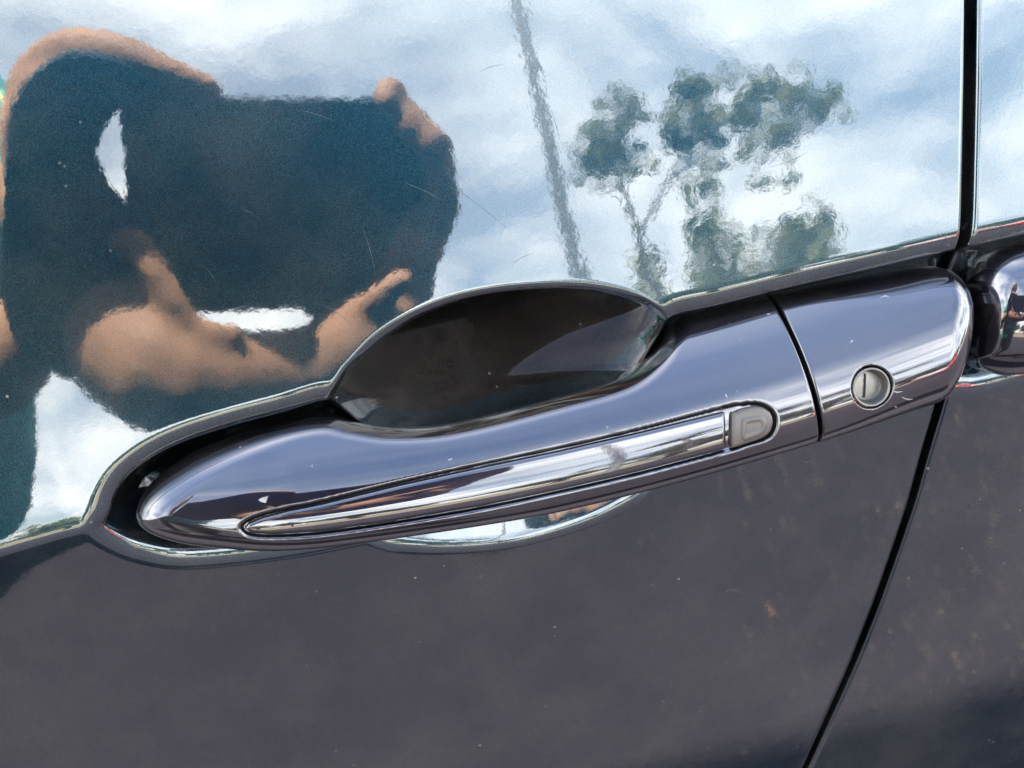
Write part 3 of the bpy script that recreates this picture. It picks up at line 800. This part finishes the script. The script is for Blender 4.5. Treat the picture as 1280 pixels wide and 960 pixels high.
def lamp_post():
    p = dirpt(688, 190, 8.0); t = empty('street_lamp', (p[0], p[1], 0)); tag(t, 'tall grey street lamp post with a single arm, mirrored in the door', 'street lamp')
    m = simple_mat('galvanised_steel', (0.055, 0.06, 0.065), 0.6, 0.2, 6, metallic=0.0)
    V, F = [], []; b_ = np.array([p[0], p[1], 0.])
    tube(V, F, [b_, b_ + [0, 0, .25], b_ + [0, 0, .26], b_ + [0, 0, 3.5], b_ + [0, 0, 7.6]], [.10, .10, .055, .045, .034], 16); link('pole', py_mesh('pole', V, F), m, t)
    V, F = [], []; top = b_ + [0, 0, 7.6]
    tube(V, F, [top, top + [-.25, 0, .25], top + [-.8, 0, .38], top + [-1.3, 0, .40]], [.044, .036, .03, .028], 12); link('arm', py_mesh('arm', V, F), m, t)
    bm = bmesh.new(); bmesh.ops.create_uvsphere(bm, u_segments=20, v_segments=10, radius=1)
    bmesh.ops.scale(bm, vec=(.32, .13, .07), verts=bm.verts); bmesh.ops.translate(bm, vec=tuple(top + [-1.5, 0, .39]), verts=bm.verts)
    link('lamp_head', bm_mesh('lamp_head', bm, True), m, t)
lamp_post()

# ------------------------------------------------------------------ red hatchback on the far side
def red_car(loc, rz):
    t = empty('parked_car', loc); t.rotation_euler = (0, 0, rz); tag(t, 'red parked hatchback across the lot, seen in the end cap', 'car')
    m, nt, b = new_mat('red_paint'); b.inputs['Base Color'].default_value = (0.50, 0.018, 0.014, 1); b.inputs['Roughness'].default_value = .3; b.inputs['Coat Weight'].default_value = 1
    nv = noise(nt, obj_coords(nt), 2.0, 3); r = ramp(nt, nv.outputs[0], [(.3, (.44, .014, .012)), (.7, (.54, .022, .016))]); nt.links.new(r.outputs[0], b.inputs['Base Color'])
    glass = simple_mat('car_glass', (.02, .024, .026), .05, .1, 3); tyre = simple_mat('tyre', (.015, .015, .015), .85, .2, 40); rim = simple_mat('alloy_rim', (.5, .5, .5), .3, .1, 20, metallic=.9)
    lampm = simple_mat('lamp_lens', (.6, .6, .62), .15, .1, 10)
    prof = [(-2.05, .30), (-2.08, .55), (-2.0, .78), (-1.2, .93), (-.45, 1.36), (.2, 1.46), (1.1, 1.42), (1.75, 1.05), (1.98, .95), (2.05, .6), (2.0, .3)]
    low = [(-2.05, .30), (-2.08, .55), (-2.0, .78), (-1.2, .93), (-.9, .96), (.5, 1.0), (1.75, 1.05), (1.98, .95), (2.05, .6), (2.0, .3)]
    def hull(name, pr, hw, mat, inset, zsplit):
        V, F = [], []; n = len(pr); ys = [-hw, -hw + .08, hw - .08, hw]
        for q, y in enumerate(ys):
            for x, z in pr:
                k = inset(z); s = (1 if q in (1, 2) else .97); V.append((x * s, y * k, .3 + (z - .3) * (1 if q in (1, 2) else .985)))
        for q in range(3):
            for i in range(n): F.append((q * n + i, q * n + (i + 1) % n, (q + 1) * n + (i + 1) % n, (q + 1) * n + i))
        F.append(tuple(range(n))); F.append(tuple(range(3 * n, 4 * n)))
        o = bpy.data.objects.new(name, py_mesh(name, V, F, False)); col.objects.link(o); o.data.materials.append(mat); o.parent = t; return o
    bd = hull('body', low, .86, m, lambda z: 1 - max(0, z - .7) * .12, 0)
    bv = bd.modifiers.new('soft', 'BEVEL'); bv.width = .05; bv.segments = 3
    cabin = [(-1.25, .90), (-.5, 1.33), (1.05, 1.38), (1.72, .98)]
    hull('window_band', cabin, .80, glass, lambda z: 1 - max(0, z - .9) * .32, 0)
    V, F = [], []
    rp = [(-.55, 1.345), (.2, 1.45), (1.1, 1.42), (1.2, 1.37), (.2, 1.38)]
    rf = hull('roof', rp, .80, m, lambda z: 1 - max(0, z - .9) * .32, 0)
    for x0, x1, x2, x3 in ((-1.28, -.5, -.42, -1.18), (.28, .28, .36, .36), (1.68, 1.02, 1.12, 1.8)):
        for s in (-1, 1):
            V, F = [], []
            for (x, z) in ((x0, .93), (x1, 1.37), (x2, 1.37), (x3, .93)):
                k = 1 - max(0, z - .9) * .32
                V += [(x, s * .815 * k, z), (x, s * .76 * k, z)]
            F = [(0, 2, 4, 6), (1, 3, 5, 7), (0, 1, 3, 2), (2, 3, 5, 4), (4, 5, 7, 6), (6, 7, 1, 0)]
            o = bpy.data.objects.new('pillar', py_mesh('pillar', V, F, False)); col.objects.link(o); o.data.materials.append(m); o.parent = t
    for x in (-1.28, 1.25):
        for s in (-1, 1):
            w = bpy.data.objects.new('wheel', None); col.objects.link(w); w.parent = t; w.location = (x, s * .80, .31)
            for nm, rr, hw, mm in (('tyre', [(.19, -.09), (.29, -.1), (.31, -.07), (.31, .07), (.29, .1), (.19, .09)], 0, tyre), ('rim', [(.0, .07), (.06, .095), (.17, .085), (.2, .09), (.2, -.05), (0, -.05)], 0, rim)):
                V, F = [], []; n = 28
                for r_, y in rr:
                    for k in range(n): V.append((r_ * math.cos(2 * math.pi * k / n), s * y, r_ * math.sin(2 * math.pi * k / n)))
                for i in range(len(rr) - 1):
                    for k in range(n): F.append((i * n + k, i * n + (k + 1) % n, (i + 1) * n + (k + 1) % n, (i + 1) * n + k))
                o = bpy.data.objects.new(nm, py_mesh(nm, V, F)); col.objects.link(o); o.data.materials.append(mm); o.parent = w
    for x, nm in ((-2.0, 'headlight'), (1.95, 'tail_light')):
        for s in (-1, 1):
            bm = bmesh.new(); bmesh.ops.create_uvsphere(bm, u_segments=14, v_segments=8, radius=1); bmesh.ops.scale(bm, vec=(.14, .17, .09), verts=bm.verts); bmesh.ops.translate(bm, vec=(x * .98, s * .62, .74), verts=bm.verts)
            o = bpy.data.objects.new(nm, bm_mesh(nm, bm, True)); col.objects.link(o); o.data.materials.append(lampm if nm == 'headlight' else m); o.parent = t
red_car((5.6, -6.4, 0), R(8))

# ------------------------------------------------------------------ phone and photographer
fw = -MCAM[:, 2]; rt_ = MCAM[:, 0]; up_ = MCAM[:, 1]
def on_phone_plane(px, py, back=0.0):
    P = on_flank(px, py); d = unit(pix_dir(px, py)); n = flank_normal(P[0], P[2]); r = d - 2 * np.dot(d, n) * n
    t = np.dot(CAM - fw * back - P, fw) / np.dot(r, fw)
    q = P + r * t - CAM
    return np.array([q @ rt_, q @ up_])
def phone():
    c = np.array([on_phone_plane(*p) for p in [(157, 124), (508, 124), (508, 392), (157, 392)]])
    x0, x1, y1, y0 = c[[0, 3], 0].mean(), c[[1, 2], 0].mean(), c[:2, 1].mean(), c[2:, 1].mean()
    print('phone', x0, x1, y0, y1)
    t = empty('phone', tuple(CAM)); tag(t, 'dark blue phone in a case with added plates for the shaded palms, mirrored in the door paint', 'phone')
    body = simple_mat('phone_case', (0.012, 0.020, 0.034), .55, .2, 200)
    V, F = [], []
    def slab(xa, xb, ya, yb, rc, d0, d1, ez):
        out = []
        def ringpts(ins, d):
            pts = []
            for cx, cy, a0 in ((xb - rc, yb - rc, 0), (xa + rc, yb - rc, 90), (xa + rc, ya + rc, 180), (xb - rc, ya + rc, 270)):
                for k in range(7):
                    a = R(a0 + 15 * k); pts.append(CAM + rt_ * (cx + (rc - ins) * math.cos(a)) + up_ * (cy + (rc - ins) * math.sin(a)) - fw * d)
            return pts
        rings = [ringpts(ez, d0), ringpts(ez * .3, d0 + ez * .3), ringpts(0, d0 + ez), ringpts(0, d1 - ez), ringpts(ez * .3, d1 - ez * .3), ringpts(ez, d1)]
        V = [p for r in rings for p in r]; n = 28; F = []
        for i in range(5):
            for k in range(n): F.append((i * n + k, i * n + (k + 1) % n, (i + 1) * n + (k + 1) % n, (i + 1) * n + k))
        F.append(tuple(range(n))); F.append(tuple(range(5 * n, 6 * n))); return V, F
    V, F = slab(x0, x1, y0, y1, .010, .004, .015, .002); link('case', py_mesh('case', V, F, False), body, t)
    V, F = slab(x0 + .004, x1 - .004, y0 + .004, y1 - .004, .008, .0151, .0158, .0002)
    link('screen', py_mesh('screen', V, F, False), simple_mat('phone_screen', (.03, .035, .04), .08, .1, 5), t)
    def plate(name, pts, d0, d1, tilt=0.0):
        # added plate for palm shade: outline in the phone's plane, rounded by a spline
        P = catmull(np.array([on_phone_plane(*p) for p in pts]), 5, True); n = len(P); xm = P[:, 0].max(); V = []
        c2 = P.mean(0)
        for ins, d in ((.03, d0), (.0, d0 + .0012), (.0, d1 - .0012), (.03, d1)):
            for p in P:
                q = c2 + (p - c2) * (1 - ins); V.append(CAM + rt_ * q[0] + up_ * q[1] - fw * (d - tilt * (xm - q[0])))
        F = [(i * n + k, i * n + (k + 1) % n, (i + 1) * n + (k + 1) % n, (i + 1) * n + k) for i in range(3) for k in range(n)]
        F += [tuple(range(n)), tuple(range(3 * n, 4 * n))]
        link(name, py_mesh(name, V, F, False), body, t)
    plate('palm_shade_plate', [(159, 262), (140, 236), (126, 208), (123, 186), (134, 156), (158, 130), (185, 126), (228, 120), (222, 104), (190, 92), (165, 82), (130, 68), (75, 66), (28, 106), (10, 160), (6, 240), (2, 340), (20, 420), (62, 462), (110, 470), (142, 440), (156, 395), (159, 330)], .004, .009, .10)  # dark plate in place of the left palm's shade
    plate('palm_shade_plate', [(500, 124), (530, 140), (551, 175), (555, 230), (550, 290), (528, 340), (490, 378), (430, 392), (380, 394), (420, 300), (440, 200), (470, 130)], .0042, .0148)  # same for the dark, shaded right hand
    V, F = [], []
    for k in range(24):
        a = 2 * math.pi * k / 24
        for r_, d in ((.0085, .0041), (.0085, .0025), (.0065, .0022), (.0062, .0036)): V.append(CAM + rt_ * r_ * math.cos(a) + up_ * r_ * math.sin(a) - fw * d)
    for k in range(24):
        for j in range(3): F.append((k * 4 + j, (k + 1) % 24 * 4 + j, (k + 1) % 24 * 4 + j + 1, k * 4 + j + 1))
    link('lens_ring', py_mesh('lens_ring', V, F), DARKPL, t)
phone()

def fused(name, parts, voxel, mat, parent, smooth=4):
    """overlapping tapered limbs and ellipsoids fused into one continuous surface"""
    bm = bmesh.new()
    def ball(c, r, sc_=None, rot=None):
        res = bmesh.ops.create_icosphere(bm, subdivisions=3, radius=1.0)
        M = Matrix.Translation(Vector(c)) @ (rot if rot else Matrix.Identity(4)) @ Matrix.Diagonal((*( (r, r, r) if sc_ is None else sc_), 1))
        bmesh.ops.transform(bm, matrix=M, verts=res['verts'])
    for p in parts:
        if p[0] == 'ball': ball(p[1], p[2])
        elif p[0] == 'ell': ball(p[1], 1, p[2], p[3] if len(p) > 3 else None)
        else:
            pts = catmull(np.array([q[0] for q in p[1]], float), 5); rad = catmull(np.array([[q[1], 0] for q in p[1]], float), 5)[:, 0]
            V, F = [], []; tube(V, F, list(pts), list(rad), 14)
            vs = [bm.verts.new(tuple(v)) for v in V]
            for f in F: bm.faces.new([vs[i] for i in f])
            ball(pts[0], rad[0]); ball(pts[-1], rad[-1])
    bmesh.ops.recalc_face_normals(bm, faces=bm.faces)
    me = bpy.data.meshes.new(name); bm.to_mesh(me); bm.free()
    o = bpy.data.objects.new(name, me); col.objects.link(o)
    rm = o.modifiers.new('r', 'REMESH'); rm.mode = 'VOXEL'; rm.voxel_size = voxel
    smm = o.modifiers.new('s', 'SMOOTH'); smm.factor = .5; smm.iterations = smooth
    bpy.context.view_layer.update()
    ev = o.evaluated_get(bpy.context.evaluated_depsgraph_get())
    me2 = bpy.data.meshes.new_from_object(ev); o.modifiers.clear(); o.data = me2; bpy.data.meshes.remove(me)
    for p in me2.polygons: p.use_smooth = True
    me2.materials.clear(); me2.materials.append(mat); me2.name = name
    if parent: o.parent = parent; o.location = -Vector(parent.location)
    return o

def person():
    SK, nt, b = new_mat('skin')
    n = noise(nt, obj_coords(nt), 35, 4); r = ramp(nt, n.outputs[0], [(.3, (.20, .108, .060)), (.7, (.27, .147, .083))]); nt.links.new(r.outputs[0], b.inputs['Base Color'])
    b.inputs['Roughness'].default_value = .65; b.inputs['Specular IOR Level'].default_value = .25; b.inputs['Subsurface Weight'].default_value = .1; b.inputs['Subsurface Radius'].default_value = (.01, .004, .002)
    SHIRT, nt, b = new_mat('printed_teal_shirt')
    oc = obj_coords(nt); n = noise(nt, oc, 16, 2, .5); r = ramp(nt, n.outputs[0], [(.46, (.012, .12, .115)), (.56, (.02, .17, .15)), (.62, (.05, .38, .28)), (.70, (.42, .40, .10))]); r.color_ramp.interpolation = 'EASE'
    nt.links.new(r.outputs[0], b.inputs['Base Color']); b.inputs['Roughness'].default_value = .85
    JEANS = simple_mat('grey_trousers', (.036, .032, .038), .9, .3, 60); HAIR = simple_mat('dark_hair', (.012, .009, .007), .55, .4, 120); SHOE = simple_mat('black_shoe', (.015, .015, .016), .6, .2, 50)
    EYE = simple_mat('eye_white', (.7, .68, .65), .2, .05, 20)
    t = empty('person', (BX, BY, 0)); tag(t, 'person in a printed teal T-shirt leaning in to photograph the handle', 'person')
    M = lambda x, y, d: mirrored(x, y, d)
    V3 = lambda *a: np.array(a, float)
    hip = V3(BX - .15, BY - .14, .92); chest = V3(BX, BY, 1.22); neck = V3(BX + .03, BY + .06, 1.44); head = V3(BX + .07, BY + .15, 1.585)
    rs = V3(BX + .17, BY + .02, 1.37); ls = V3(BX - .17, BY + .05, 1.37)
    # right arm crosses under the phone to its far edge
    re = M(95, 320, .42); rw = M(372, 470, .358); rp = M(465, 425, .356)
    # left hand arches over the near edge
    le = V3(BX - .02, BY + .25, 1.06); lw = M(30, 430, .378); lp = M(50, 290, .364)
    print('arm lengths', np.linalg.norm(re - rs), np.linalg.norm(rw - re), np.linalg.norm(le - ls), np.linalg.norm(lw - le))
    parts = [('tube', [(hip, .13), (hip * .5 + chest * .5, .135), (chest, .15), (chest * .3 + neck * .7, .11), (neck, .058), (neck * .45 + head * .55, .055)]),
             ('ell', head, (.075, .095, .115)), ('ell', head + V3(.02, .05, -.055), (.052, .055, .055)),
             ('tube', [(head + V3(.028, .092, .012), .010), (head + V3(.034, .112, -.022), .014)]),       # nose
             ('ell', head + V3(-.074, .0, -.01), (.012, .02, .032)), ('ell', head + V3(.074, -.01, -.01), (.012, .02, .032)),
             ('ell', head + V3(.024, .094, -.058), (.024, .012, .008)),
             ('tube', [(rs, .062), (rs * .5 + re * .5, .05), (re, .043), (M(205, 464, .335), .035), (rw, .027), (rp, .030)]),
             ('tube', [(ls, .062), (ls * .5 + le * .5, .05), (le, .043), (le * .5 + lw * .5, .04), (lw, .029), (lp, .034)])]
    # left palm and fingers: (pixel, distance) chains
    parts += [('ell', M(58, 250, .358), (.027, .014, .045)), ('ell', M(36, 190, .358), (.027, .014, .038)), ('ell', M(85, 345, .358), (.022, .013, .032))]
    ch = lambda pts, r0, r1: ('tube', [(M(*p), r0 + (r1 - r0) * i / (len(pts) - 1)) for i, p in enumerate(pts)])
    parts += [ch([(28, 190, .357), (36, 105, .352), (84, 60, .340), (150, 66, .328), (212, 92, .324), (262, 112, .327)], .0120, .0080),      # index
              ch([(36, 210, .360), (40, 130, .356), (66, 88, .345), (110, 80, .332), (150, 96, .328)], .011, .008),
              ch([(30, 230, .362), (24, 150, .358), (36, 112, .346), (70, 104, .334), (100, 116, .330)], .0105, .0078),
              ch([(20, 250, .362), (10, 190, .358), (14, 150, .348), (34, 138, .336)], .010, .0075),
              ch([(100, 300, .352), (165, 305, .332), (208, 362, .322), (244, 412, .321), (292, 418, .322)], .0095, .0065)]                     # thumb along the lower edge
    # right palm and fingers up the far edge of the phone
    parts += [('ell', M(500, 350, .362), (.020, .012, .030)), ('ell', M(515, 290, .362), (.018, .011, .030)),
              ch([(500, 330, .360), (512, 220, .360), (500, 140, .356), (486, 112, .344), (482, 126, .337)], .0095, .0078),
              ch([(512, 320, .360), (528, 230, .360), (524, 172, .354), (516, 150, .344), (506, 160, .337)], .0095, .0075),
              ch([(520, 320, .362), (544, 250, .360), (552, 200, .354), (543, 174, .345), (530, 184, .338)], .0095, .0073),
              ch([(515, 340, .362), (545, 290, .362), (560, 250, .354), (553, 218, .347)], .009, .007),
              ch([(470, 415, .356), (452, 392, .344), (474, 374, .332), (504, 350, .330)], .010, .0072)]
    for s in (-1, 1):
        f = V3(BX - .32 + s * .11, BY - .10, 0); k = hip + V3(-.07 + s * .10, .05, -.45)
        parts.append(('tube', [(hip + V3(s * .08, 0, 0), .095), (hip + V3(s * .09, .02, -.2), .08), (k, .058), (k * .5 + f * .5 + V3(0, 0, .02), .052), (f + V3(0, 0, .09), .038)]))
    fused('body', parts, .0042, SK, t)
    sl = lambda a, b_, u: a + (b_ - a) * u
    fused('shirt', [('tube', [(hip + V3(0, 0, -.02), .168), (hip + V3(0, 0, .08), .166), (hip * .5 + chest * .5, .160), (chest, .172), (sl(chest, neck, .6), .135), (sl(chest, neck, .86), .075)]),
                    ('tube', [(rs + V3(-.05, 0, .01), .078), (rs, .078), (sl(rs, re, .58), .068)]), ('tube', [(ls + V3(.05, 0, .01), .078), (ls, .078), (sl(ls, le, .58), .068)])], .008, SHIRT, t)
    lg = [('tube', [(hip + V3(0, 0, .07), .150), (hip, .155), (hip + V3(0, 0, -.07), .150)])]
    for s in (-1, 1):
        f = V3(BX - .32 + s * .11, BY - .10, 0); k = hip + V3(-.07 + s * .10, .05, -.45)
        lg.append(('tube', [(hip + V3(s * .07, 0, .02), .112), (hip + V3(s * .09, .02, -.2), .095), (k, .075), (k * .5 + f * .5 + V3(0, 0, .02), .068), (f + V3(0, 0, .06), .062)]))
        fused('shoe', [('tube', [(f + V3(0, -.05, .045), .045), (f + V3(0, .06, .042), .044), (f + V3(s * .01, .17, .032), .034)])], .006, SHOE, t)
    fused('trousers', lg, .008, JEANS, t)
    fused('hair', [('ell', head + V3(-.008, -.018, .030), (.084, .098, .105))], .006, HAIR, t)
    for s in (-1, 1):
        bm = bmesh.new(); bmesh.ops.create_uvsphere(bm, u_segments=16, v_segments=10, radius=.0125); bmesh.ops.translate(bm, vec=tuple(head + V3(.024 + s * .031, .082, .004)), verts=bm.verts)
        o = link('eye', bm_mesh('eye', bm, True), EYE, t)
BX, BY = -.50, -.66
person()
